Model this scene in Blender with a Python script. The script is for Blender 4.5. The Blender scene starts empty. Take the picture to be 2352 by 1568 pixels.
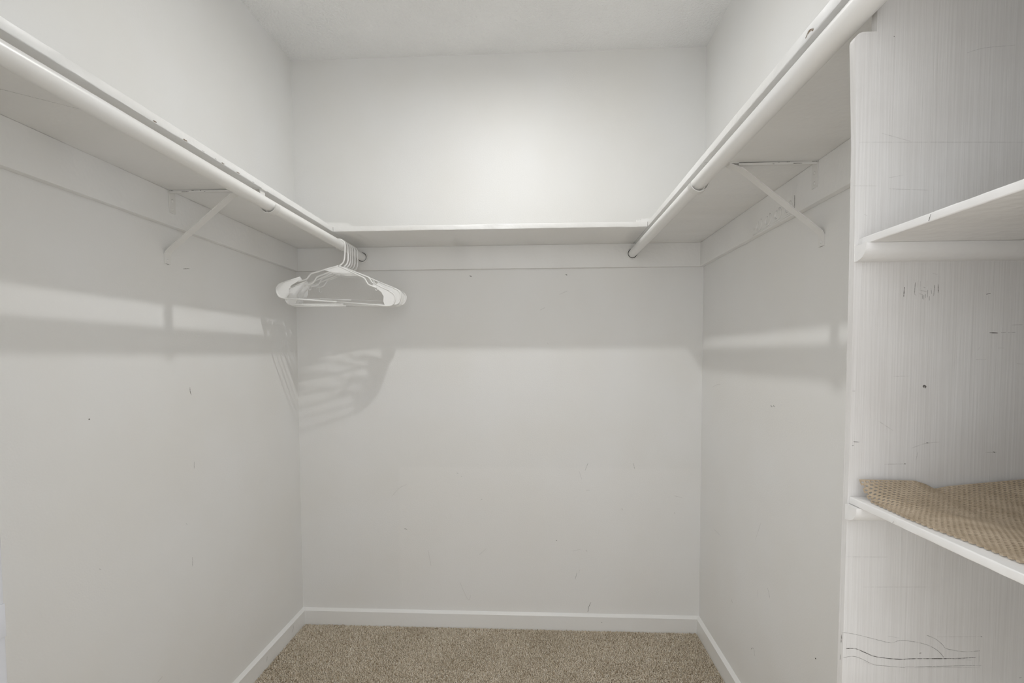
import bpy, bmesh, math, random
import numpy as np
from mathutils import Vector, Matrix

random.seed(7)
rng = np.random.default_rng(11)
scene = bpy.context.scene
COL = scene.collection
PI = math.pi

WORLD_STRENGTH = 1.78
EXPOSURE = 0.07
BULB_STRENGTH = 1380.0
BULB_COLOR = (1.0, 1.0, 0.985, 1)

# ------------------------------------------------------------------ camera
F_PX, IMG_W = 1144.15, 2352.0
cam_data = bpy.data.cameras.new('camera')
cam_data.sensor_width = 36.0
cam_data.lens = F_PX / IMG_W * 36.0
cam_data.shift_y = 84.27 / IMG_W          # shift lens: the photo's uprights were corrected
cam_data.clip_start = 0.02
cam = bpy.data.objects.new('camera', cam_data)
COL.objects.link(cam)
YAW, PITCH, ROLL = -0.0500, -0.0430, -0.0036
fwd = Vector((math.sin(YAW) * math.cos(PITCH), math.cos(YAW) * math.cos(PITCH), math.sin(PITCH)))
r0 = Vector((math.cos(YAW), -math.sin(YAW), 0)); u0 = r0.cross(fwd)
rt = r0 * math.cos(ROLL) + u0 * math.sin(ROLL); up = -r0 * math.sin(ROLL) + u0 * math.cos(ROLL)
M = Matrix((rt, up, -fwd)).transposed().to_4x4()
M.translation = Vector((1.0411, -2.1225, 1.1821))
cam.matrix_world = M
scene.camera = cam

# ------------------------------------------------------------------ light and exposure
world = bpy.data.worlds.new('daylight_room'); scene.world = world
world.use_nodes = True
bg = world.node_tree.nodes['Background']
bg.inputs[0].default_value = (0.985, 0.99, 1.0, 1)
bg.inputs[1].default_value = WORLD_STRENGTH
scene.view_settings.view_transform = 'Standard'
scene.view_settings.look = 'None'
scene.view_settings.gamma = 1.0
scene.view_settings.use_curve_mapping = False
scene.view_settings.exposure = EXPOSURE
scene.cycles.diffuse_bounces = 5
scene.cycles.max_bounces = 6
scene.cycles.use_denoising = True
scene.cycles.use_adaptive_sampling = True
scene.cycles.adaptive_threshold = 0.02
BULB_POS = (0.919, -0.75, 2.364)          # bare bulb in the ceiling lampholder (lit in its builder)

# ------------------------------------------------------------------ room dimensions (metres)
W, H = 1.7324, 2.44
YF = -1.74                                 # inner face of the front wall
TH = 0.115
ZS, TS = 1.6484, 0.0187                    # shelf underside, shelf thickness
DL, DB, DR = 0.2846, 0.2842, 0.2915        # shelf depths
ZC, TC = 1.5519, 0.019                     # cleat lower edge, thickness
XRL, XRR, ZR, RR = 0.302, 1.4355, 1.606, 0.0165
DOOR_X0, DOOR_X1, DOOR_H = 0.596, 1.452, 2.03

# ------------------------------------------------------------------ material helpers
def new_mat(name):
    m = bpy.data.materials.new(name); m.use_nodes = True
    nt = m.node_tree
    return m, nt, nt.nodes['Principled BSDF']

def n(nt, kind, **kw):
    node = nt.nodes.new(kind)
    for k, v in kw.items():
        setattr(node, k, v)
    return node

def mapped(nt, scale):
    tc = n(nt, 'ShaderNodeTexCoord'); mp = n(nt, 'ShaderNodeMapping')
    mp.inputs['Scale'].default_value = scale
    nt.links.new(tc.outputs['Object'], mp.inputs['Vector'])
    return mp.outputs['Vector']

def noise(nt, vec, scale, detail=4, rough=0.55):
    t = n(nt, 'ShaderNodeTexNoise')
    t.inputs['Scale'].default_value = scale; t.inputs['Detail'].default_value = detail
    t.inputs['Roughness'].default_value = rough
    nt.links.new(vec, t.inputs['Vector'])
    return t.outputs['Fac']

def ramp(nt, fac, p0, c0, p1, c1):
    r = n(nt, 'ShaderNodeValToRGB')
    e = r.color_ramp.elements
    e[0].position, e[0].color = p0, (*c0, 1)
    e[1].position, e[1].color = p1, (*c1, 1)
    nt.links.new(fac, r.inputs['Fac'])
    return r.outputs['Color']

def mixc(nt, fac, a, b, mode='MIX'):
    x = n(nt, 'ShaderNodeMix', data_type='RGBA', blend_type=mode)
    if isinstance(fac, (int, float)): x.inputs[0].default_value = fac
    else: nt.links.new(fac, x.inputs[0])
    for i, v in ((6, a), (7, b)):
        if isinstance(v, tuple): x.inputs[i].default_value = (*v, 1)
        else: nt.links.new(v, x.inputs[i])
    return x.outputs[2]

def bump(nt, bsdf, layers, dist=0.001):
    prev = None
    for h, s in layers:
        b = n(nt, 'ShaderNodeBump'); b.inputs['Strength'].default_value = s
        b.inputs['Distance'].default_value = dist
        nt.links.new(h, b.inputs['Height'])
        if prev: nt.links.new(prev, b.inputs['Normal'])
        prev = b.outputs['Normal']
    nt.links.new(prev, bsdf.inputs['Normal'])

def paint(name, col, rough, peel=220, strength=0.25, dist=0.0012, grime=0.022, spots=0.0):
    m, nt, b = new_mat(name)
    v = mapped(nt, (1, 1, 1))
    dark = tuple(c * (1 - grime) * k for c, k in zip(col, (1.0, 0.992, 0.975)))
    c = ramp(nt, noise(nt, v, 2.6, 2, 0.5), 0.35, dark, 0.65, col)
    if spots:
        vo = n(nt, 'ShaderNodeTexVoronoi'); vo.inputs['Scale'].default_value = 34
        nt.links.new(v, vo.inputs['Vector'])
        lt = n(nt, 'ShaderNodeMath', operation='LESS_THAN'); lt.inputs[1].default_value = 0.07
        nt.links.new(vo.outputs['Distance'], lt.inputs[0])
        sx = n(nt, 'ShaderNodeSeparateColor'); nt.links.new(vo.outputs['Color'], sx.inputs[0])
        g = n(nt, 'ShaderNodeMath', operation='LESS_THAN'); g.inputs[1].default_value = spots
        nt.links.new(sx.outputs[0], g.inputs[0])
        mu = n(nt, 'ShaderNodeMath', operation='MULTIPLY')
        nt.links.new(lt.outputs[0], mu.inputs[0]); nt.links.new(g.outputs[0], mu.inputs[1])
        c = mixc(nt, mu.outputs[0], c, (0.30, 0.28, 0.26))
    nt.links.new(c, b.inputs['Base Color'])
    b.inputs['Roughness'].default_value = rough
    bump(nt, b, [(noise(nt, v, peel, 1), strength)], dist)
    return m

WALL_C = (0.865, 0.866, 0.859)
TRIM_C = (0.888, 0.889, 0.882)
M_WALL = paint('wall_paint', WALL_C, 0.5)
M_TRIM = paint('trim_paint', TRIM_C, 0.38, peel=90, strength=0.3, dist=0.0012)
M_SHELF = paint('shelf_paint', TRIM_C, 0.42, peel=70, strength=0.5, dist=0.0015, grime=0.05)
M_UNIT = paint('unit_paint', (0.79, 0.785, 0.775), 0.42, peel=70, strength=0.6, dist=0.0015, grime=0.06)
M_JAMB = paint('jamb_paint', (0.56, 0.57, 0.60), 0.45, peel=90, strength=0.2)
M_ROD = paint('rod_paint', (0.87, 0.868, 0.857), 0.33, peel=120, strength=0.12, spots=0.16)
M_METAL = paint('painted_steel', (0.85, 0.846, 0.83), 0.35, peel=150, strength=0.15, grime=0.08)
M_PLASTIC = paint('hanger_plastic', (0.90, 0.90, 0.89), 0.32, peel=60, strength=0.03, grime=0.01)
M_WALLB = paint('wall_paint_back', WALL_C, 0.5)
def touch_up(m):
    """A slightly lighter rolled-on repaint patch low on the back wall."""
    nt = m.node_tree; b = nt.nodes['Principled BSDF']
    src = b.inputs['Base Color'].links[0].from_socket
    tc = n(nt, 'ShaderNodeTexCoord'); sp = n(nt, 'ShaderNodeSeparateXYZ')
    nt.links.new(tc.outputs['Object'], sp.inputs[0])
    def sm(sock, a, bb):
        r = n(nt, 'ShaderNodeMapRange', interpolation_type='SMOOTHSTEP')
        r.inputs['From Min'].default_value = a; r.inputs['From Max'].default_value = bb
        nt.links.new(sock, r.inputs['Value']); return r.outputs[0]
    nz = noise(nt, tc.outputs['Object'], 9, 3)
    ad = n(nt, 'ShaderNodeMath', operation='MULTIPLY_ADD'); ad.inputs[1].default_value = 0.03
    nt.links.new(nz, ad.inputs[0]); nt.links.new(sp.outputs['X'], ad.inputs[2])
    mu = n(nt, 'ShaderNodeMath', operation='MULTIPLY')
    nt.links.new(sm(ad.outputs[0], 0.445, 0.465), mu.inputs[0]); nt.links.new(sm(sp.outputs['Z'], 0.715, 0.695), mu.inputs[1])
    m2 = n(nt, 'ShaderNodeMath', operation='MULTIPLY'); m2.inputs[1].default_value = 0.30
    nt.links.new(mu.outputs[0], m2.inputs[0])
    nt.links.new(mixc(nt, m2.outputs[0], src, (0.91, 0.905, 0.89)), b.inputs['Base Color'])
touch_up(M_WALLB)

def ceiling_mat():
    m, nt, b = new_mat('ceiling_texture')
    v = mapped(nt, (1, 1, 1))
    c = ramp(nt, noise(nt, v, 4, 2), 0.35, (0.89, 0.888, 0.88), 0.6, (0.92, 0.918, 0.91))
    nt.links.new(c, b.inputs['Base Color']); b.inputs['Roughness'].default_value = 0.75
    bump(nt, b, [(noise(nt, v, 95, 3, 0.7), 1.0)], 0.007)
    return m
M_CEIL = ceiling_mat()

def plywood_mat():
    m, nt, b = new_mat('painted_plywood')
    v = mapped(nt, (330, 330, 5.5))
    v2 = mapped(nt, (1, 1, 1))
    g = noise(nt, v, 1.0, 2, 0.6)
    base = ramp(nt, noise(nt, v2, 6, 3), 0.32, (0.645, 0.628, 0.608), 0.66, (0.715, 0.706, 0.692))
    st = ramp(nt, g, 0.36, (0.955, 0.952, 0.948), 0.60, (1, 1, 1))
    c = mixc(nt, 1.0, base, st, 'MULTIPLY')
    nt.links.new(c, b.inputs['Base Color']); b.inputs['Roughness'].default_value = 0.38
    bump(nt, b, [(g, 0.32)], 0.0012)
    return m
M_PLY = plywood_mat()

def mark_mat(name, col, alpha):
    m, nt, b = new_mat(name)
    v = mapped(nt, (1, 1, 1))
    c = ramp(nt, noise(nt, v, 120, 3), 0.3, tuple(x * 0.8 for x in col), 0.7, col)
    nt.links.new(c, b.inputs['Base Color']); b.inputs['Roughness'].default_value = 0.6
    r = n(nt, 'ShaderNodeMapRange'); r.inputs['From Min'].default_value = 0.35; r.inputs['From Max'].default_value = 0.55
    r.inputs['To Min'].default_value = alpha * 0.35; r.inputs['To Max'].default_value = alpha
    nt.links.new(noise(nt, v, 300, 2), r.inputs['Value'])
    nt.links.new(r.outputs[0], b.inputs['Alpha'])
    return m
M_MARK = {'d': mark_mat('dark_scuff', (0.12, 0.11, 0.10), 0.8),
          'm': mark_mat('grey_scuff', (0.20, 0.19, 0.18), 0.45),
          'f': mark_mat('faint_scuff', (0.30, 0.28, 0.26), 0.17)}
M_CHIP = mark_mat('chipped_wood', (0.20, 0.13, 0.07), 0.95)

def carpet_mat(name, use_attr):
    m, nt, b = new_mat(name)
    v = mapped(nt, (1, 1, 1))
    if use_attr:
        a = n(nt, 'ShaderNodeAttribute', attribute_name='tuft'); fac = a.outputs['Fac']
    else:
        fac = noise(nt, v, 330, 3, 0.7)
    r = n(nt, 'ShaderNodeValToRGB'); e = r.color_ramp.elements
    lo, hi = (0.0, 1.0) if use_attr else (0.3, 0.7)
    e[0].position, e[0].color = lo, (0.46, 0.365, 0.25, 1)
    e[1].position, e[1].color = hi, (0.93, 0.86, 0.75, 1)
    k = e.new((lo + hi) / 2); k.color = (0.80, 0.705, 0.565, 1)
    nt.links.new(fac, r.inputs['Fac'])
    w = ramp(nt, noise(nt, v, 4.5, 3), 0.38, (0.90, 0.89, 0.87), 0.62, (1.0, 1.0, 1.0))
    nt.links.new(mixc(nt, 1.0, r.outputs['Color'], w, 'MULTIPLY'), b.inputs['Base Color'])
    b.inputs['Roughness'].default_value = 0.9
    b.inputs['Specular IOR Level'].default_value = 0.2
    if not use_attr: bump(nt, b, [(fac, 0.8)], 0.006)
    return m
M_CARPET = carpet_mat('carpet_backing', False)
M_PILE = carpet_mat('carpet_yarn', True)

def liner_mat():
    m, nt, b = new_mat('liner_foam')
    v = mapped(nt, (1, 1, 1))
    c = ramp(nt, noise(nt, v, 40, 4), 0.3, (0.37, 0.295, 0.205), 0.7, (0.47, 0.385, 0.285))
    nt.links.new(c, b.inputs['Base Color']); b.inputs['Roughness'].default_value = 0.7
    bump(nt, b, [(noise(nt, v, 900, 2), 0.3)], 0.0004)
    return m
M_LINER = liner_mat()
M_PORC = paint('porcelain', (0.86, 0.85, 0.83), 0.2, peel=30, strength=0.02, grime=0.02)
M_BRASS = paint('brushed_steel', (0.55, 0.55, 0.54), 0.3, peel=200, strength=0.1)
M_BRASS.node_tree.nodes['Principled BSDF'].inputs['Metallic'].default_value = 0.9

# ------------------------------------------------------------------ mesh helpers
def link(name, me, mat, parent=None):
    o = bpy.data.objects.new(name, me); COL.objects.link(o)
    if mat: me.materials.append(mat)
    if parent: o.parent = parent
    return o

def from_bm(name, bm, mat, parent=None, smooth=False):
    bmesh.ops.recalc_face_normals(bm, faces=bm.faces)
    me = bpy.data.meshes.new(name); bm.to_mesh(me); bm.free()
    if smooth:
        for p in me.polygons: p.use_smooth = True
        if smooth != 'all':
            me.set_sharp_from_angle(angle=math.radians(38))
    return link(name, me, mat, parent)

def bx(bm, x0, x1, y0, y1, z0, z1):
    vs = [bm.verts.new((x, y, z)) for x in (x0, x1) for y in (y0, y1) for z in (z0, z1)]
    for f in ((0, 1, 3, 2), (4, 6, 7, 5), (0, 4, 5, 1), (2, 3, 7, 6), (0, 2, 6, 4), (1, 5, 7, 3)):
        bm.faces.new([vs[i] for i in f])
    return vs

def box(name, x0, x1, y0, y1, z0, z1, mat, parent=None, bev=0.0, seg=2):
    bm = bmesh.new(); bx(bm, x0, x1, y0, y1, z0, z1)
    if bev:
        bmesh.ops.bevel(bm, geom=bm.edges[:], offset=bev, segments=seg, affect='EDGES', profile=0.5)
    return from_bm(name, bm, mat, parent, smooth=bool(bev))

def board(name, axis, a0, a1, lo, hi, mat, parent=None, bev=0.0022, wob=0.0005, steps=60):
    """A painted board along axis (0=x,1=y): rounded section swept with slight unevenness."""
    (p0, p1), (z0, z1) = lo, hi                  # other horizontal axis range, z range
    pts = []
    for cx, cz, s in ((p1 - bev, z1 - bev, 0), (p0 + bev, z1 - bev, 1), (p0 + bev, z0 + bev, 2), (p1 - bev, z0 + bev, 3)):
        for k in range(4):
            a = (s + k / 3.0) * PI / 2
            pts.append((cx + bev * math.cos(a), cz + bev * math.sin(a)))
    bm = bmesh.new(); rings = []
    pm, zm = (p0 + p1) / 2, (z0 + z1) / 2
    for i in range(steps + 1):
        t = a0 + (a1 - a0) * i / steps
        ring = []
        for j, (q, z) in enumerate(pts):
            e = wob * random.uniform(-1, 1) if 0 < i < steps else 0
            e2 = wob * 0.6 * random.uniform(-1, 1) if 0 < i < steps else 0
            qq = min(max(q + e, p0), p1); zz = min(max(z + e2, z0), z1)
            ring.append(bm.verts.new((t, qq, zz) if axis == 0 else (qq, t, zz)))
        rings.append(ring)
    m = len(pts)
    for i in range(steps):
        for j in range(m):
            bm.faces.new((rings[i][j], rings[i][(j + 1) % m], rings[i + 1][(j + 1) % m], rings[i + 1][j]))
    bm.faces.new(rings[0]); bm.faces.new(rings[-1])
    return from_bm(name, bm, mat, parent, smooth=True)

def prism(name, outline, axis, a0, a1, mat, parent=None, bev=0.0, smooth=False):
    """Extrude a 2D outline along an axis. axis 0: outline=(y,z); 1: (x,z); 2: (x,y)."""
    bm = bmesh.new()
    def P(t, q):
        return ((t, q[0], q[1]), (q[0], t, q[1]), (q[0], q[1], t))[axis]
    A = [bm.verts.new(P(a0, q)) for q in outline]; B = [bm.verts.new(P(a1, q)) for q in outline]
    m = len(outline)
    for i in range(m):
        bm.faces.new((A[i], A[(i + 1) % m], B[(i + 1) % m], B[i]))
    bm.faces.new(A[::-1]); bm.faces.new(B)
    if bev:
        es = [e for e in bm.edges if e.calc_face_angle(0) > 0.6]
        bmesh.ops.bevel(bm, geom=es, offset=bev, segments=2, affect='EDGES', profile=0.5)
    return from_bm(name, bm, mat, parent, smooth=smooth or bool(bev))

def spline(pts, sub=6):
    """Catmull-Rom through the points."""
    P = [Vector(p) for p in pts]; out = []
    for i in range(len(P) - 1):
        p0 = P[max(i - 1, 0)]; p1 = P[i]; p2 = P[i + 1]; p3 = P[min(i + 2, len(P) - 1)]
        for k in range(sub):
            t = k / sub
            out.append(0.5 * ((2 * p1) + (p2 - p0) * t + (2 * p0 - 5 * p1 + 4 * p2 - p3) * t * t + (3 * p1 - p0 - 3 * p2 + p3) * t ** 3))
    out.append(P[-1])
    return out

def tube_bm(bm, pts, ra, rb=None, sides=10, ref=Vector((0, 1, 0)), cap=True):
    """Sweep an ellipse (ra in plane, rb along ref) along a polyline."""
    rb = rb or ra
    P = [Vector(p) for p in pts]; rings = []
    for i, p in enumerate(P):
        d = (P[min(i + 1, len(P) - 1)] - P[max(i - 1, 0)]).normalized()
        b = (ref - d * ref.dot(d)).normalized(); nn = d.cross(b)
        rings.append([bm.verts.new(p + nn * ra * math.cos(2 * PI * k / sides) + b * rb * math.sin(2 * PI * k / sides)) for k in range(sides)])
    for i in range(len(P) - 1):
        for k in range(sides):
            bm.faces.new((rings[i][k], rings[i][(k + 1) % sides], rings[i + 1][(k + 1) % sides], rings[i + 1][k]))
    if cap:
        bm.faces.new(rings[0]); bm.faces.new(rings[-1])

def lathe(name, prof, mat, parent=None, axis=2, seg=40, loc=(0, 0, 0)):
    """Revolve (r, h) profile; axis 1 -> along y, 2 -> along z."""
    bm = bmesh.new(); rings = []
    for r, h in prof:
        ring = []
        for k in range(seg):
            a = 2 * PI * k / seg
            c, s = max(r, 1e-5) * math.cos(a), max(r, 1e-5) * math.sin(a)
            q = (c, s, h) if axis == 2 else (c, h, s)
            ring.append(bm.verts.new(tuple(q[i] + loc[i] for i in range(3))))
        rings.append(ring)
    for i in range(len(prof) - 1):
        for k in range(seg):
            bm.faces.new((rings[i][k], rings[i][(k + 1) % seg], rings[i + 1][(k + 1) % seg], rings[i + 1][k]))
    bm.faces.new(rings[0]); bm.faces.new(rings[-1])
    return from_bm(name, bm, mat, parent, smooth=True)

def empty(name, loc=(0, 0, 0)):
    o = bpy.data.objects.new(name, None); COL.objects.link(o); o.location = loc
    o.empty_display_size = 0.05
    return o

def tag(o, label, cat=None, group=None, kind=None):
    o['label'] = label
    if cat: o['category'] = cat
    if group: o['group'] = group
    if kind: o['kind'] = kind
    return o

def structure(o, label):
    o['kind'] = 'structure'; o['label'] = label
    return o

def mark(name, parent, kind, width, pts3, normal, mat=None):
    """A scuff or pencil stroke: a thin ribbon lying on a painted face, tapering at its ends."""
    N = Vector(normal); P = [Vector(p) for p in pts3]
    if len(P) > 2: P = spline(P, 4)
    elif (P[1] - P[0]).length > 0.01: P = [P[0].lerp(P[1], t / 5) for t in range(6)]
    bm = bmesh.new(); A, B = [], []
    for i, p in enumerate(P):
        d = (P[min(i + 1, len(P) - 1)] - P[max(i - 1, 0)]).normalized()
        s = d.cross(N)
        w = width * 0.5 * (0.55 if i in (0, len(P) - 1) else random.uniform(0.75, 1.15))
        A.append(bm.verts.new(p + s * w + N * 0.0003)); B.append(bm.verts.new(p - s * w + N * 0.0003))
    for i in range(len(P) - 1):
        bm.faces.new((A[i], A[i + 1], B[i + 1], B[i]))
    return from_bm(name, bm, mat or M_MARK[kind], parent)

# scuffs and pencil strokes in metres on each surface: (darkness, width, points)
MARKS = {
  'back': [
    ('d', 0.002, [(1.2732, 0.1218), (1.2638, 0.102), (1.2594, 0.079)]),
    ('m', 0.0016, [(1.2125, 0.251), (1.2049, 0.2215)]),
    ('m', 0.0016, [(1.2587, 0.7281), (1.2462, 0.6961)]),
    ('m', 0.0016, [(1.4495, 0.7294), (1.4559, 0.7041)]),
    ('f', 0.002, [(1.2252, 0.2642), (1.2189, 0.2478)]),
    ('f', 0.002, [(1.2211, 0.6927), (1.2325, 0.6576)]),
    ('f', 0.002, [(0.4076, 0.5753), (0.4409, 0.6115), (0.4738, 0.6282)]),
    ('f', 0.002, [(1.1933, 0.3448), (1.2282, 0.3538)]),
    ('f', 0.002, [(1.6214, 0.5912), (1.6555, 0.582)]),
    ('f', 0.002, [(0.704, 0.1988), (0.7232, 0.153), (0.7425, 0.1204), (0.7511, 0.1437)]),
    ('f', 0.002, [(0.5651, 0.3412), (0.5774, 0.269)]),
    ('f', 0.002, [(1.2496, 0.6098), (1.2685, 0.6112)]),
    ('f', 0.002, [(0.7893, 0.3219), (0.8186, 0.3486)]),
    ('m', 0.004, [(0.4614, 0.4337), (0.4732, 0.4299)]),
    ('m', 0.004, [(0.7993, 0.5651), (0.8044, 0.5678)]),
    ('m', 0.004, [(1.4026, 0.5333), (1.4045, 0.5263)]),
    ('m', 0.003, [(0.6931, 0.6807), (0.7002, 0.6788)]),
    ('m', 0.003, [(0.7117, 0.6673), (0.7168, 0.6654)]),
    ('m', 0.003, [(1.624, 0.518), (1.6265, 0.5149)]),
    ('m', 0.003, [(1.2504, 0.3483), (1.2554, 0.3458)]),
    ('d', 0.0045, [(1.1227, 0.391), (1.1265, 0.3898)]),
    ('d', 0.006, [(0.7568, 1.5267), (0.7642, 1.5229)]),
    ('d', 0.006, [(1.1622, 1.5275), (1.1695, 1.5237)]),
    ('f', 0.0025, [(1.0853, 1.2407), (1.0908, 1.2333)]),
    ('f', 0.0025, [(1.1367, 1.4439), (1.1696, 1.4582)]),
    ('f', 0.0025, [(1.0541, 1.3788), (1.0762, 1.3896)]),
  ],
  'left': [
    ('d', 0.002, [(-0.6791, 1.0942), (-0.6786, 1.0824), (-0.6745, 1.0702)]),
    ('d', 0.0018, [(-0.6928, 1.4438), (-0.678, 1.447), (-0.6649, 1.4493)]),
    ('d', 0.005, [(-1.0206, 1.0401), (-1.0172, 1.0407)]),
    ('m', 0.002, [(-0.6703, 0.8669), (-0.6712, 0.8457)]),
    ('m', 0.002, [(-0.6909, 0.5806), (-0.6921, 0.553)]),
    ('m', 0.002, [(-1.0078, 0.6814), (-1.0032, 0.6773)]),
    ('m', 0.002, [(-0.7131, 0.6909), (-0.7096, 0.687)]),
    ('f', 0.002, [(-0.8424, 0.2937), (-0.8231, 0.2982)]),
  ],
  'right': [
    ('m', 0.004, [(-0.6157, 1.0351), (-0.6267, 1.0324)]),
    ('m', 0.004, [(-0.632, 1.0367), (-0.6428, 1.034)]),
    ('f', 0.002, [(-0.1279, 1.0595), (-0.1656, 1.0702), (-0.2111, 1.0744)]),
    ('m', 0.0018, [(-0.6181, 0.4855), (-0.6269, 0.4764), (-0.6331, 0.4615)]),
    ('m', 0.0018, [(-0.3423, 0.3156), (-0.3584, 0.3079)]),
    ('m', 0.0018, [(-0.5123, 0.2329), (-0.5185, 0.2409), (-0.5312, 0.2471), (-0.5415, 0.2298)]),
    ('d', 0.005, [(-0.8763, 0.4293), (-0.882, 0.4307)]),
    ('f', 0.002, [(-0.53, 0.5987), (-0.5672, 0.6672)]),
    ('f', 0.002, [(-0.5516, 0.4471), (-0.5555, 0.4281)]),
    ('f', 0.002, [(-0.164, 0.5054), (-0.2334, 0.5048)]),
  ],
  'panel': [
    ('m', 0.0007, [(1.431, 0.8278), (1.4489, 0.8254), (1.4722, 0.8198), (1.4918, 0.8156), (1.5024, 0.8187), (1.5201, 0.8178), (1.5378, 0.8136), (1.5503, 0.8064), (1.5576, 0.7981)]),
    ('m', 0.0007, [(1.5356, 0.8266), (1.5463, 0.8222), (1.5553, 0.8149), (1.559, 0.8104), (1.5696, 0.8078), (1.5837, 0.8063), (1.6011, 0.8081)]),
    ('m', 0.0007, [(1.4336, 0.7947), (1.446, 0.7966), (1.4568, 0.7935), (1.4713, 0.7867), (1.4891, 0.7849), (1.5105, 0.7836)]),
    ('m', 0.0007, [(1.5104, 0.7846), (1.6035, 0.7891)]),
    ('d', 0.0009, [(1.4368, 0.8066), (1.4494, 0.8065), (1.4602, 0.8021), (1.4746, 0.7968), (1.5031, 0.7942), (1.5207, 0.7956), (1.5682, 0.7971), (1.5961, 0.7992)]),
    ('f', 0.0007, [(1.5105, 0.7834), (1.6018, 0.7866)]),
    ('f', 0.0007, [(1.488, 0.8245), (1.5023, 0.822)]),
    ('f', 0.0007, [(1.548, 0.8247), (1.603, 0.8264)]),
    ('f', 0.0007, [(1.4605, 0.7898), (1.4677, 0.7862)]),
    ('f', 0.0007, [(1.5682, 0.796), (1.591, 0.7957)]),
    ('f', 0.0007, [(1.6002, 0.8086), (1.6009, 0.7871)]),
    ('f', 0.0007, [(1.4562, 0.8875), (1.5337, 0.8891)]),
    ('f', 0.0007, [(1.4339, 0.9263), (1.4852, 0.9268)]),
    ('d', 0.0009, [(1.4307, 0.825), (1.4304, 0.8136)]),
    ('d', 0.0009, [(1.4299, 0.7994), (1.4295, 0.7918)]),
    ('m', 0.0018, [(1.5272, 0.8029), (1.5297, 0.8034)]),
    ('m', 0.0018, [(1.6493, 0.7741), (1.6523, 0.7749)]),
    ('m', 0.0018, [(1.6013, 0.8264), (1.6032, 0.8264)]),
    ('d', 0.0009, [(1.4956, 1.2665), (1.4953, 1.2608), (1.4951, 1.2547)]),
    ('d', 0.0009, [(1.5355, 1.2696), (1.536, 1.2589)]),
    ('m', 0.001, [(1.5085, 1.272), (1.5077, 1.2587)]),
    ('m', 0.001, [(1.5077, 1.2582), (1.5098, 1.2556)]),
    ('m', 0.001, [(1.5137, 1.2581), (1.5176, 1.257)]),
    ('m', 0.001, [(1.5172, 1.2565), (1.5173, 1.2519)]),
    ('m', 0.001, [(1.5189, 1.2565), (1.519, 1.2504)]),
    ('m', 0.001, [(1.5211, 1.2575), (1.5207, 1.2529)]),
    ('m', 0.001, [(1.5234, 1.2626), (1.5232, 1.2534)]),
    ('m', 0.001, [(1.5256, 1.2549), (1.5256, 1.2498)]),
    ('m', 0.001, [(1.5273, 1.2651), (1.528, 1.258)]),
    ('m', 0.001, [(1.5316, 1.2686), (1.5306, 1.2554)]),
    ('m', 0.001, [(1.5184, 1.2662), (1.5204, 1.2657)]),
    ('f', 0.001, [(1.5117, 1.274), (1.5114, 1.2658)]),
    ('f', 0.001, [(1.5144, 1.2734), (1.5143, 1.2627)]),
    ('f', 0.001, [(1.5224, 1.2739), (1.5223, 1.2667)]),
    ('f', 0.001, [(1.5125, 1.2627), (1.5225, 1.2606)]),
    ('f', 0.001, [(1.6242, 1.2188), (1.6369, 1.2193)]),
    ('f', 0.001, [(1.583, 1.1765), (1.5954, 1.1765)]),
    ('f', 0.001, [(1.5879, 1.1924), (1.5851, 1.1878)]),
    ('f', 0.001, [(1.6086, 1.1905), (1.6164, 1.1908)]),
    ('f', 0.001, [(1.6319, 1.1712), (1.6397, 1.1707)]),
    ('f', 0.001, [(1.5287, 1.2828), (1.5342, 1.2817)]),
    ('f', 0.001, [(1.4857, 1.156), (1.5048, 1.1563)]),
    ('d', 0.0011, [(1.5925, 1.2566), (1.5978, 1.2578)]),
    ('d', 0.0011, [(1.5981, 1.2096), (1.6084, 1.2092)]),
    ('m', 0.0008, [(1.6118, 1.2097), (1.6177, 1.2099)]),
    ('m', 0.0008, [(1.6197, 1.2097), (1.6284, 1.2099)]),
    ('d', 0.0035, [(1.5216, 1.1446), (1.5236, 1.143), (1.5252, 1.142)]),
    ('d', 0.001, [(1.4395, 1.0737), (1.4468, 1.0733)]),
    ('d', 0.001, [(1.4378, 1.0689), (1.4402, 1.0689)]),
    ('d', 0.001, [(1.4366, 1.1377), (1.4397, 1.1377)]),
    ('f', 0.0009, [(1.4689, 1.1), (1.4874, 1.0877)]),
    ('f', 0.0009, [(1.5098, 1.0657), (1.5259, 1.0718), (1.5439, 1.0738)]),
    ('f', 0.0009, [(1.4777, 1.0454), (1.5032, 1.0459)]),
    ('f', 0.0009, [(1.5981, 1.0609), (1.6124, 1.0614)]),
    ('f', 0.0009, [(1.5157, 1.051), (1.5181, 1.0614)]),
    ('m', 0.0022, [(1.5277, 1.073), (1.5299, 1.0726)]),
    ('m', 0.0022, [(1.5017, 1.0463), (1.5035, 1.0459)]),
    ('m', 0.0022, [(1.6079, 1.0619), (1.6102, 1.061)]),
    ('m', 0.0022, [(1.5237, 1.1428), (1.5247, 1.1414)]),
    ('f', 0.0009, [(1.4363, 1.4438), (1.63, 1.439)]),
    ('f', 0.0009, [(1.4312, 1.3912), (1.4599, 1.3904)]),
    ('f', 0.0009, [(1.4737, 1.3867), (1.52, 1.384)]),
    ('f', 0.0009, [(1.5604, 1.5465), (1.5807, 1.5516), (1.6154, 1.5536)]),
    ('f', 0.0009, [(1.4449, 1.3563), (1.4492, 1.3541)]),
    ('f', 0.0009, [(1.4634, 1.4538), (1.4973, 1.4434)]),
    ('f', 0.0009, [(1.4733, 1.4), (1.4901, 1.4029)]),
    ('d', 0.0015, [(1.4744, 1.5691), (1.4753, 1.5682)]),
  ],
}

# ================================================================== the room
def quad_slab(name, x0, x1, y0, y1, z0, z1, mat):
    return box(name, x0, x1, y0, y1, z0, z1, mat)

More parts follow.
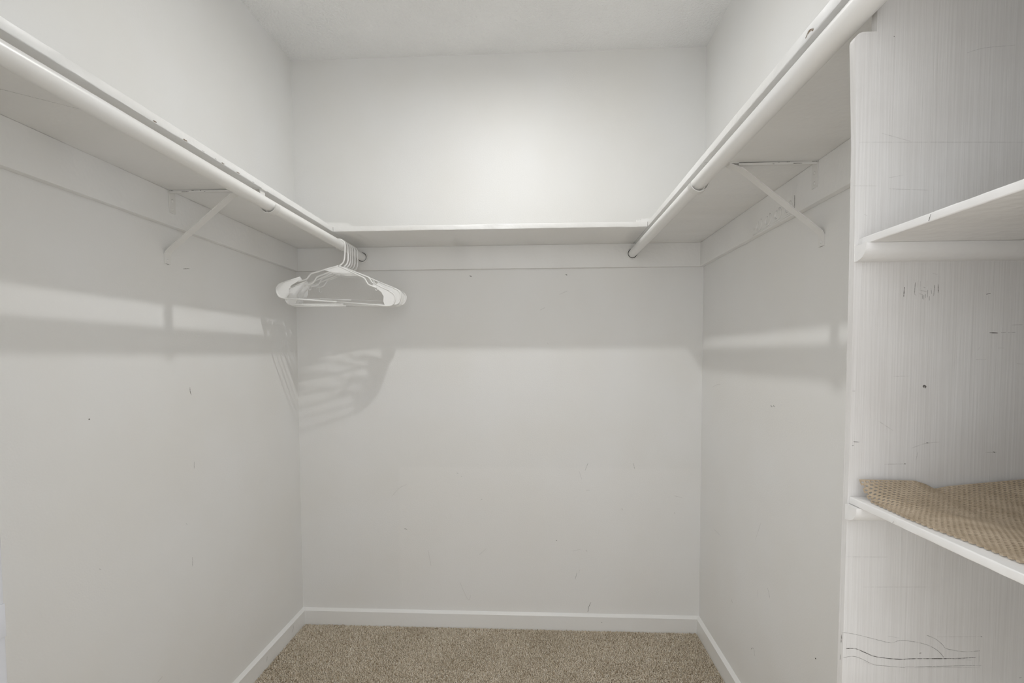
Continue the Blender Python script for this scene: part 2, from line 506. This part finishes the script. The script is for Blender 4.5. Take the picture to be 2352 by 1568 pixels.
OUT = -3.3                                    # the carpet runs on through the doorway
floor = structure(quad_slab('floor', -0.12, W + 0.12, OUT, 0.12, -0.06, 0.0, M_CARPET), 'beige carpeted closet floor')
ceiling = structure(quad_slab('ceiling', -0.12, W + 0.12, YF - TH, 0.12, H, H + 0.1, M_CEIL), 'white textured closet ceiling')
wall_left = structure(quad_slab('wall_left', -0.12, 0, YF - TH, 0.12, 0, H, M_WALL), 'white painted left closet wall')
wall_right = structure(quad_slab('wall_right', W, W + 0.12, YF - TH, 0.12, 0, H, M_WALL), 'white painted right closet wall')
wall_back = structure(quad_slab('wall_back', 0, W, 0, 0.12, 0, H, M_WALLB), 'white painted back closet wall')

bm = bmesh.new()                              # front wall around the door opening
bx(bm, 0, DOOR_X0 - 0.018, YF - TH, YF, 0, H)
bx(bm, DOOR_X1 + 0.018, W, YF - TH, YF, 0, H)
bx(bm, DOOR_X0 - 0.018, DOOR_X1 + 0.018, YF - TH, YF, DOOR_H + 0.018, H)
wall_front = structure(from_bm('wall_front', bm, M_WALL), 'white painted front closet wall around the doorway')

trim = structure(empty('trim_1', (0, 0, 0)), 'white painted door frame of the closet opening')
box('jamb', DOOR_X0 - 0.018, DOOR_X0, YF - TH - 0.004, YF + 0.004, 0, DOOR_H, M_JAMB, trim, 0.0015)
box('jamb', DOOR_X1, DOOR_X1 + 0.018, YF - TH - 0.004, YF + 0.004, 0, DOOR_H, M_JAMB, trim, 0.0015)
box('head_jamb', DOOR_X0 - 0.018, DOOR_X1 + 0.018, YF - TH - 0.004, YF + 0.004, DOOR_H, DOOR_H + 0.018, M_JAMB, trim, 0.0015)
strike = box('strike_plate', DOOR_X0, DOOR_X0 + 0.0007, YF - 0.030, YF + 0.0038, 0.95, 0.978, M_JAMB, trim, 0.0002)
yo = YF - TH - 0.004
for nm, a, b, c, d in (('casing', DOOR_X0 - 0.075, DOOR_X0 - 0.006, 0, DOOR_H + 0.07), ('casing', DOOR_X1 + 0.006, DOOR_X1 + 0.075, 0, DOOR_H + 0.07), ('head_casing', DOOR_X0 - 0.006, DOOR_X1 + 0.006, DOOR_H + 0.006, DOOR_H + 0.07)):
    box(nm, a, b, yo - 0.014, yo, c, d, M_TRIM, trim, 0.003)

# baseboards: square face with a bevelled top
HB, TB, HT = 0.0634, 0.0130, 0.0725
prof = [(0, 0), (TB, 0), (TB, HB), (0.0008, HT), (0, HT)]
bb = structure(prism('baseboard_back', [(-a, z) for a, z in prof], 0, 0, W, M_TRIM), 'white baseboard along the back wall')
bl = structure(prism('baseboard_left', [(a, z) for a, z in prof], 1, YF, -TB * 0.2, M_TRIM), 'white baseboard along the left wall')
br = structure(prism('baseboard_right', [(W - a, z) for a, z in prof], 1, -1.466, -TB * 0.2, M_TRIM), 'white baseboard along the right wall')
mark('scuff_mark', bl, 'd', 0.0015, [(TB, -0.115, 0.052), (TB, -0.118, 0.04), (TB, -0.128, 0.03)], (1, 0, 0))
mark('scuff_mark', bl, 'd', 0.0018, [(TB, -0.32, 0.045), (TB, -0.325, 0.028)], (1, 0, 0))
mark('scuff_mark', bb, 'm', 0.004, [(1.315, -TB, 0.040), (1.320, -TB, 0.041)], (0, -1, 0))

for k, w, pts in MARKS['back']:
    mark('scuff_mark', wall_back, k, w, [(a, 0, z) for a, z in pts], (0, -1, 0))
for k, w, pts in MARKS['left']:
    mark('scuff_mark', wall_left, k, w, [(0, a, z) for a, z in pts], (1, 0, 0))
for k, w, pts in MARKS['right']:
    mark('scuff_mark', wall_right, k, w, [(W, a, z) for a, z in pts], (-1, 0, 0))

# carpet pile: uncountable yarn tufts where the floor can be seen
def carpet_pile():
    pitch = 0.0050
    xs = np.arange(0.004 + TB, W - TB - 0.003, pitch); ys = np.arange(-1.15, -TB - 0.003, pitch)
    X, Y = np.meshgrid(xs, ys); X = X.ravel(); Y = Y.ravel(); N = X.size
    X = X + rng.uniform(-.0024, .0024, N); Y = Y + rng.uniform(-.0024, .0024, N)
    h = rng.uniform(.0056, .0080, N); r = rng.uniform(.0021, .0031, N)
    lean = rng.uniform(0, 2 * PI, N); lm = rng.uniform(0, .0042, N); a0 = rng.uniform(0, 2 * PI, N)
    dx, dy = lm * np.cos(lean), lm * np.sin(lean)
    V = np.zeros((N, 7, 3))
    for k in range(3):
        a = a0 + k * 2 * PI / 3
        V[:, k] = np.stack([X + r * .8 * np.cos(a), Y + r * .8 * np.sin(a), np.zeros(N)], 1)
        a = a + .7
        V[:, 3 + k] = np.stack([X + dx * .6 + r * np.cos(a), Y + dy * .6 + r * np.sin(a), h * .72], 1)
    V[:, 6] = np.stack([X + dx, Y + dy, h], 1)
    V[:, :, 0] = np.clip(V[:, :, 0], TB + .0005, W - TB - .0005); V[:, :, 1] = np.minimum(V[:, :, 1], -TB - .0005)
    F = []
    for k in range(3):
        j = (k + 1) % 3
        F += [(k, j, 3 + j), (k, 3 + j, 3 + k), (3 + k, 3 + j, 6)]
    F = np.array(F); faces = (np.arange(N)[:, None, None] * 7 + F[None]).reshape(-1, 3)
    me = bpy.data.meshes.new('carpet_pile')
    me.vertices.add(N * 7); me.vertices.foreach_set('co', V.ravel())
    nf = len(faces); me.loops.add(nf * 3); me.polygons.add(nf)
    me.loops.foreach_set('vertex_index', faces.ravel().astype(np.int32))
    me.polygons.foreach_set('loop_start', np.arange(0, nf * 3, 3, dtype=np.int32))
    me.polygons.foreach_set('use_smooth', np.ones(nf, dtype=bool))
    at = me.attributes.new('tuft', 'FLOAT', 'POINT')
    c = np.clip(rng.normal(.5, .24, N), 0, 1)
    at.data.foreach_set('value', np.repeat(c, 7).astype(np.float32))
    me.update(); me.validate()
    o = link('carpet_pile', me, M_PILE)
    return tag(o, 'speckled beige cut-pile carpet covering the closet floor', 'carpet', kind='stuff')
carpet_pile()

# ================================================================== cleats and shelves
cl = board('wall_cleat', 1, YF, 0, (0, TC), (ZC, ZS), M_SHELF, bev=0.0012, wob=0.0003)
tag(cl, 'white board cleat on the left wall under the shelf with the hangers', 'cleat', 'wall cleats')
cr_ = board('wall_cleat', 1, -1.468, 0, (W - TC, W), (ZC, ZS), M_SHELF, bev=0.0012, wob=0.0003)
tag(cr_, 'white board cleat with carved scroll ornament on the right wall', 'cleat', 'wall cleats')
cb = board('wall_cleat', 0, TC, W - TC, (-TC, 0), (ZC, ZS), M_SHELF, bev=0.0012, wob=0.0003)
tag(cb, 'white board cleat with two round pole sockets on the back wall', 'cleat', 'wall cleats')

# carved scrolls and butt joint on the right cleat
xf = W - TC
for i in range(4):
    yc = -0.735 + i * 0.058; zc = 1.578
    bm = bmesh.new(); pts = []
    for k in range(22):
        a = -0.3 * PI + k / 21 * 1.75 * PI; r = 0.0175 - 0.0085 * k / 21
        pts.append((xf - 0.0002, yc + r * 1.25 * math.cos(a + PI), zc - 0.002 + r * math.sin(a + PI)))
    tube_bm(bm, pts, 0.0030, 0.0034, 8, ref=Vector((1, 0, 0)))
    from_bm('carved_scroll', bm, M_SHELF, cr_, smooth='all')
box('ornament_rim', xf - 0.0022, xf, -0.768, -0.522, 1.5555, 1.5590, M_SHELF, cr_, 0.0008)
box('ornament_rim', xf - 0.0018, xf, -0.768, -0.764, 1.5590, 1.6000, M_SHELF, cr_, 0.0006)
mark('joint_line', cr_, 'd', 0.0016, [(xf, -0.7695, 1.558), (xf, -0.7695, 1.600)], (-1, 0, 0))
mark('joint_line', cr_, 'd', 0.0020, [(xf, -0.527, 1.570), (xf, -0.527, 1.577)], (-1, 0, 0))

sl = board('shelf_board', 1, YF, 0, (0, DL), (ZS, ZS + TS), M_SHELF, steps=90)
tag(sl, 'long white shelf board with chipped front edge along the left wall', 'shelf', 'closet shelves')
sr = board('shelf_board', 1, YF, 0, (W - DR, W), (ZS, ZS + TS), M_SHELF, steps=90)
tag(sr, 'long white shelf board along the right wall above the shelving unit', 'shelf', 'closet shelves')
sb = board('shelf_board', 0, DL + 0.0012, W - DR - 0.0012, (-DB, 0), (ZS, ZS + TS), M_SHELF, steps=60)
tag(sb, 'short white shelf board across the back wall between the two long shelves', 'shelf', 'closet shelves')
# splice blocks laid over the two joints
tag(prism('splice_block', [(DL - 0.030, ZS + TS + 0.0003), (DL - 0.030, ZS + TS + 0.0165), (DL + 0.053, ZS + TS + 0.0155), (DL + 0.076, ZS + TS + 0.0003)], 1, -DB + 0.004, -DB + 0.10, M_SHELF, None, 0.001),
    'small wedge-ended white wood block over the joint of left and back shelves', 'wood block')
bm = bmesh.new()
bx(bm, W - DR - 0.040, W - DR + 0.03, -DB + 0.004, -DB + 0.09, ZS + TS + 0.0003, ZS + TS + 0.007)
bx(bm, W - DR - 0.022, W - DR + 0.03, -DB + 0.012, -DB + 0.09, ZS + TS + 0.007, ZS + TS + 0.0135)
tag(from_bm('splice_block', bm, M_SHELF), 'small stepped white wood block over the joint of right and back shelves', 'wood block')
for y, l in ((-1.155, .010), (-1.07, .012), (-1.01, .008), (-.965, .006), (-.94, .010), (-.88, .012), (-.81, .009)):
    mark('chipped_edge', sl, 'm', 0.0024, [(DL, y, ZS + .0022), (DL, y + l, ZS + .0026)], (1, 0, 0), M_CHIP if l > .009 else None)
mark('chipped_edge', sr, 'd', 0.004, [(W - DR, -1.362, ZS + .004), (W - DR, -1.350, ZS + .009), (W - DR, -1.340, ZS + .005)], (-1, 0, 0), M_CHIP)
mark('seam_line', sl, 'm', 0.0011, [(0.06, -1.335, ZS), (0.1136, -1.2847, ZS), (0.1783, -1.2192, ZS), (0.215, -1.182, ZS)], (0, 0, -1))

# ================================================================== closet rods
def rod(x, label):
    t = empty('closet_rod', (x, 0, ZR))
    bm = bmesh.new(); pts = [(0, YF + 0.004 + (-TC - 0.001 - YF - 0.004) * i / 40.0, -0.0035 * math.sin(PI * (i / 40.0)) * (1 if 4 < i else .8)) for i in range(41)]
    tube_bm(bm, pts, RR, RR, 32, ref=Vector((1, 0, 0)))
    from_bm('pole', bm, M_ROD, t, smooth=True)
    for y0, s in ((-TC, -1), (YF, 1)):
        g = lathe('end_socket', [(0.0193, s * 0.0005), (0.0232, s * 0.0005), (0.0232, s * 0.0025), (0.0222, s * 0.0040), (0.0212, s * 0.0075), (0.0193, s * 0.0075), (0.0193, s * 0.0005)], M_METAL, t, axis=1, loc=(0, y0, 0))
    return tag(t, label, 'closet rod', 'closet rods')
rod(XRL, 'white painted wooden closet rod with plastic hangers hung on it')
rod(XRR, 'white painted wooden closet rod with no hangers beside the shelving unit')

# ================================================================== shelf brackets
def bracket(y0, wall_x, sgn, rod_x, label):
    """Pressed steel shelf-and-rod bracket; local +x runs from the wall out into the closet."""
    t = empty('shelf_bracket', (wall_x, y0, 0))
    bw = 0.024
    def strip(name, pts, th=0.0022, w=bw, sub=1):
        P = spline([(a, 0, z) for a, z in pts], sub) if sub > 1 else [Vector((a, 0, z)) for a, z in pts]
        bm = bmesh.new(); rows = []
        for i, p in enumerate(P):
            d = (P[min(i + 1, len(P) - 1)] - P[max(i - 1, 0)]).normalized()
            nn = Vector((-d.z, 0, d.x)) * th / 2
            rows.append([bm.verts.new((sgn * q.x, yy, q.z)) for q, yy in ((p + nn, 0), (p + nn, w), (p - nn, w), (p - nn, 0))])
        for a, b in zip(rows, rows[1:]):
            for k in range(4): bm.faces.new((a[k], a[(k + 1) % 4], b[(k + 1) % 4], b[k]))
        bm.faces.new(rows[0]); bm.faces.new(rows[-1])
        return from_bm(name, bm, M_METAL, t, smooth=True)
    arm = strip('arm', [(TC + 0.0008, ZS - 0.0013), (0.286, ZS - 0.0013)])
    pl = strip('wall_plate', [(TC + 0.0013, ZS - 0.0016), (TC + 0.0013, 1.587)])
    # flanges give the arm a channel section
    strip('flange', [(TC + 0.003, ZS - 0.0055), (0.205, ZS - 0.0045)], 0.0068, 0.0016)
    strip('brace', [(0.0013, 1.447), (0.0013, 1.472), (0.006, 1.482), (0.195, 1.6335), (0.206, 1.6375), (0.226, 1.6455)], 0.0026, bw)
    a = rod_x
    u = [(a - 0.0215, ZS - 0.002), (a - 0.0215, ZR + 0.002)]
    for k in range(13):
        an = PI + k / 12 * PI * 1.02
        u.append((a + 0.0215 * math.cos(an), ZR - 0.0045 + 0.0205 * math.sin(an)))
    hk = strip('rod_hook', u, 0.002, bw)
    for (sx, sz, dirx) in ((TC + 0.0024, 1.622, 1), (TC + 0.0024, 1.598, 1), (0.0026, 1.457, 1)):
        bm = bmesh.new()
        bmesh.ops.create_uvsphere(bm, u_segments=12, v_segments=6, radius=0.0042)
        for v in bm.verts: v.co = (sgn * (sx + max(v.co.x, -.001) * 0.45), bw / 2 + v.co.y, sz + v.co.z)
        from_bm('screw', bm, M_METAL, t, smooth='all')
    for xa, xb, dz, w in ((0.022, 0.034, 0.0026, 0.0016), (0.057, 0.078, 0.0064, 0.0016), (0.086, 0.093, 0.0030, 0.0014), (0.110, 0.114, 0.0034, 0.0016), (0.121, 0.126, 0.0066, 0.0018)):
        mark('paint_gap', t, 'd', w, [(sgn * xa, 0, ZS - dz), (sgn * xb, 0, ZS - dz)], (0, -1, 0))
    mark('paint_gap', t, 'd', 0.0014, [(sgn * 0.003, 0.002, 1.4462), (sgn * 0.003, 0.016, 1.4452)], (sgn, 0, 0))
    return tag(t, label, 'bracket', 'shelf brackets')
bracket(-0.767, 0.0, 1, XRL, 'white steel shelf bracket holding the rod with hangers on the left wall')
bracket(-0.877, W, -1, W - XRR, 'white steel shelf bracket beside the carved cleat on the right wall')

# ================================================================== plastic hangers
def hanger(y, yaw, roll, notch, jhook, label, width=0.212, drop=0.0):
    t = empty('clothes_hanger', (XRL, y, ZR - 0.0015))
    t.rotation_euler = (0, roll, yaw)
    TR, TRY = 0.0030, 0.0026
    rh = RR + TR + 0.0012; zt = RR + TR - rh
    hook = []
    for k in range(15):
        a = math.radians(205 - k / 14 * 205)
        hook.append((rh * math.cos(a), 0, zt + rh * math.sin(a)))
    hook += [(rh + 0.0005, 0, -0.030), (rh, 0, -0.052), (rh - 0.004, 0, -0.066), (rh - 0.013, 0, -0.0755), (0.0, 0, -0.0795)]
    bm = bmesh.new(); tube_bm(bm, hook, TR, TRY, 10); from_bm('hook', bm, M_PLASTIC, t, smooth='all')
    zb = -0.215 - drop
    def half(s):
        if notch:
            up = [(0, -0.0795), (0.045, -0.097), (0.087, -0.1135), (0.097, -0.119), (0.1035, -0.129), (0.111, -0.139), (0.124, -0.1445), (0.140, -0.149)]
            low = [(0.132, -0.1335), (0.160, -0.1455), (width - 0.024, -0.157)]
        else:
            up = [(0, -0.0795), (0.045, -0.0965), (0.10, -0.1205), (0.15, -0.1425), (width - 0.024, -0.159)]
            low = None
        tip = [(width - 0.024, -0.158), (width - 0.008, -0.167), (width, -0.183), (width - 0.004, zb + 0.014), (width - 0.014, zb + 0.003), (width - 0.03, zb), (0, zb + 0.0004)]
        bm = bmesh.new()
        f = lambda L: [(s * a, 0, z) for a, z in L]
        tube_bm(bm, spline(f(up), 4), TR, TRY, 10)
        if low: tube_bm(bm, f(low), TR * .9, TRY, 10)
        from_bm('shoulder', bm, M_PLASTIC, t, smooth='all')
        bm = bmesh.new(); tube_bm(bm, spline(f(tip[:-1]), 4) + [Vector((0, 0, zb + .0004))], TR, TRY, 10)
        from_bm('bar', bm, M_PLASTIC, t, smooth='all')
        # thin web filling the rounded end
        if notch:
            out = [(0.132, -0.1335), (0.160, -0.1455), (width - 0.024, -0.157), (width - 0.008, -0.167), (width, -0.183), (width - 0.004, zb + 0.014), (width - 0.014, zb + 0.003), (width - 0.036, zb), (width - 0.044, zb + 0.016), (width - 0.043, zb + 0.034), (width - 0.052, zb + 0.05), (0.138, -0.1485), (0.124, -0.1445)]
        else:
            out = [(width - 0.055, -0.1445), (width - 0.024, -0.158), (width - 0.008, -0.167), (width, -0.183), (width - 0.004, zb + 0.014), (width - 0.014, zb + 0.003), (width - 0.034, zb), (width - 0.040, zb + 0.018), (width - 0.040, zb + 0.040)]
        prism('web', f2(out, s), 1, -0.0010, 0.0010, M_PLASTIC, t)
        if jhook:
            bm = bmesh.new()
            j = [(0.128, -0.144), (0.1275, -0.158), (0.1265, -0.163), (0.1235, -0.1665), (0.120, -0.1655), (0.1175, -0.161)]
            tube_bm(bm, spline(f(j), 4), 0.0014, 0.0014, 8); from_bm('accessory_hook', bm, M_PLASTIC, t, smooth='all')
    def f2(L, s): return [(s * a, z) for a, z in L]
    half(-1); half(1)
    prism('web', [(-0.05, -0.0995), (0, -0.0795), (0.05, -0.0995), (0.03, -0.104), (0, -0.1055), (-0.03, -0.104)], 1, -0.0010, 0.0010, M_PLASTIC, t)
    return tag(t, label, 'hanger', 'plastic hangers on the left rod')
HL = 'white plastic clothes hanger hung '
hanger(-0.270, math.radians(14.0), math.radians(3.5), True, False, HL + 'outermost in the bunch, furthest from the back wall', 0.213)
hanger(-0.243, math.radians(9.5), math.radians(-0.4), True, True, HL + 'second from the room end of the bunch, with accessory hooks', 0.214, 0.006)
hanger(-0.220, math.radians(8.5), math.radians(-0.6), False, False, HL + 'third from the room end of the bunch, plain straight shoulders', 0.213, 0.009)
hanger(-0.197, math.radians(8.0), math.radians(0.2), True, False, HL + 'fourth from the room end of the bunch, with strap notches', 0.213, 0.007)
hanger(-0.171, math.radians(8.0), math.radians(-0.2), False, False, HL + 'second from the back wall, plain straight shoulders', 0.218)
hanger(-0.138, math.radians(8.0), math.radians(1.8), True, True, HL + 'closest to the back wall in the bunch', 0.214, -0.022)

# ================================================================== shelving unit on the right
YP, TP = -1.478, 0.0100
XE, XN, ZN = 1.4345, 1.4545, 1.5755
unit = empty('shelving_unit', (1.58, -1.6, 0))
unit_off = Vector(unit.location)
def unit_child(o):
    o.parent = unit; o.matrix_parent_inverse = Matrix.Translation(-unit_off); return o
out = [(W, 0.0), (W, ZC), (W - TC, ZC), (W - TC, ZS), (XN, ZS), (XN, ZN)]
for k in range(7):
    a = PI / 2 + k / 6 * PI / 2
    out.append((XE - 0.006 + 0.011 + 0.011 * math.cos(a), ZN - 0.013 + 0.011 + 0.0 + 0.011 * (math.sin(a) - 1) + 0.002))
out += [(XE - 0.004, 1.52), (XE - 0.001, 1.44), (XE, 1.30), (XE + 0.0005, 1.1), (XE - 0.001, 0.9), (XE - 0.003, 0.6), (XE - 0.003, 0.0)]
panel = prism('side_panel', out, 1, YP, YP + TP, M_PLY, None, bev=0.0028)
unit_child(panel)
for k, w, pts in MARKS['panel']:
    mark('pencil_line' if max(z for a, z in pts) < 0.92 else 'scuff_mark', panel, k, w, [(a, YP, z) for a, z in pts], (0, -1, 0))
def unit_shelf(zt, xe):
    s = board('shelf', 1, YF + 0.0006, YP - 0.0004, (xe, W - 0.0005), (zt - 0.0092, zt), M_UNIT, bev=0.0016, wob=0.00022, steps=24)
    unit_child(s)
    zc = zt - 0.0094; hgt, dep = 0.0195, 0.022
    prof = [(YP, zc), (YP - dep, zc)] + [(YP - dep * math.cos(k / 7 * PI / 2) ** 0.9 if k < 7 else YP, zc - 0.003 - (hgt - 0.003) * math.sin(k / 7 * PI / 2)) for k in range(8)]
    q = prism('quarter_round_cleat', prof, 0, xe - 0.0045, W - 0.001, M_UNIT, None, smooth=True)
    q.parent = s
    return s
s1 = unit_shelf(1.3266, 1.4395); s2 = unit_shelf(1.0040, 1.4358)
mark('chipped_edge', s1, 'd', 0.0016, [(1.4395, -1.589, 1.3185), (1.4395, -1.5915, 1.3245)], (-1, 0, 0))
mark('scuff_mark', s2, 'm', 0.0012, [(1.4358, -1.556, 0.996), (1.4358, -1.558, 0.9985)], (-1, 0, 0))
tag(unit, 'built-in white plywood shelving unit with notched side panel on the right wall', 'shelving')

# ================================================================== rubber shelf liner on the lower shelf
def smooth01(t):
    t = min(max(t, 0.0), 1.0); return t * t * (3 - 2 * t)
FX = [1.436, 1.4425, 1.488, 1.509, 1.522, 1.533, 1.548, 1.587, 1.639, 1.74]
FZ = [0.0222, 0.0219, 0.0212, 0.0208, 0.0166, 0.0108, 0.0142, 0.0184, 0.0238, 0.026]
GX = [1.436, 1.447, 1.462, 1.481, 1.5186, 1.559, 1.74]
GY = [-1.506, -1.5135, -1.538, -1.5565, -1.567, -1.5725, -1.580]
EY = [-1.486, -1.545, -1.565, -1.60, -1.65, -1.74]
EX = [1.4425, 1.4425, 1.4415, 1.4435, 1.450, 1.4545]
ZL = 1.0040
def liner_pt(u, v, off):
    """u: 0 at the shelf front edge .. towards the wall; v: 0 at the panel .. towards the doorway (metres)."""
    y = -1.4865 - v
    x = float(np.interp(y, EY[::-1], EX[::-1])) + u
    y0 = float(np.interp(x, GX, GY)); A = float(np.interp(x, FX, FZ))
    t = (y - y0) / (-1.4865 - y0) if y > y0 else 0.0
    z = ZL + 0.0012 + A * (0.35 * t + 0.65 * t * t if t > 0 else 0.0)
    z += 0.0010 * math.sin(x * 70 + y * 21) * (1 - t) * (1 if u > .02 else u / .02) + 0.0008 * (1 - t)
    return Vector((x, y, max(z, ZL + 0.0011) + off))
def shelf_liner():
    pu, pv = 0.0058, 0.0036
    UMAX = W - 0.002 - 1.455; nu = int(UMAX / pu); nv = int(0.246 / pv)
    V, F = [], []
    th = 0.0007
    for j in range(nv):
        for i in range(nu):
            uc = (i + 0.5 + (0.5 if j % 2 else 0.0)) * pu; vc = (j + 0.5) * pv
            base = len(V)
            ring_o, ring_i = [], []
            for k in range(8):
                a = k * PI / 4
                c, s = math.cos(a), math.sin(a)
                m = max(abs(c), abs(s))
                ring_o.append((uc + c / m * pu / 2, vc + s / m * pv / 2))
                ring_i.append((uc + c * pu * 0.31, vc + s * pv * 0.30))
            for off, puff in ((th, 0.0002), (-th, -0.0002)):
                for q in ring_o: V.append(liner_pt(q[0], q[1], off + puff))
                for q in ring_i: V.append(liner_pt(q[0], q[1], off * 0.55))
            for k in range(8):
                l = (k + 1) % 8
                F.append((base + k, base + l, base + 8 + l, base + 8 + k))
                F.append((base + 16 + l, base + 16 + k, base + 24 + k, base + 24 + l))
                F.append((base + 8 + k, base + 8 + l, base + 24 + l, base + 24 + k))
                if i in (0, nu - 1) or j in (0, nv - 1):
                    F.append((base + l, base + k, base + 16 + k, base + 16 + l))
    me = bpy.data.meshes.new('shelf_liner'); me.from_pydata([tuple(v) for v in V], [], F); me.update()
    o = link('shelf_liner', me, M_LINER)
    return tag(o, 'tan perforated rubber shelf liner curling up on the lower shelf', 'shelf liner')
shelf_liner()

# ================================================================== ceiling lamp (bare bulb in a porcelain holder)
lamp = empty('ceiling_lamp', (BULB_POS[0], BULB_POS[1], H))
lathe('lampholder', [(0.0, 0), (0.055, 0), (0.055, -0.008), (0.045, -0.016), (0.026, -0.020), (0.024, -0.034), (0.0, -0.034)], M_PORC, lamp)
zb = BULB_POS[2] - H
bulb = lathe('reflector_bulb', [(0.0, -0.034), (0.016, -0.034), (0.018, -0.042), (0.022, -0.058), (0.0245, -0.068), (0.0245, zb - 0.001), (0.0235, zb), (0.0, zb)], M_PORC, lamp)
mb, nt, b = new_mat('lit_lens')
b.inputs['Base Color'].default_value = (1, 1, 1, 1)
b.inputs['Emission Color'].default_value = BULB_COLOR
b.inputs['Emission Strength'].default_value = BULB_STRENGTH
lens = lathe('lens', [(0.0, zb - 0.0008), (0.0205, zb - 0.0008), (0.0198, zb - 0.0014), (0.0, zb - 0.0022)], mb, bulb, seg=32)
tag(lamp, 'reflector flood bulb in a white porcelain ceiling lampholder', 'ceiling lamp')
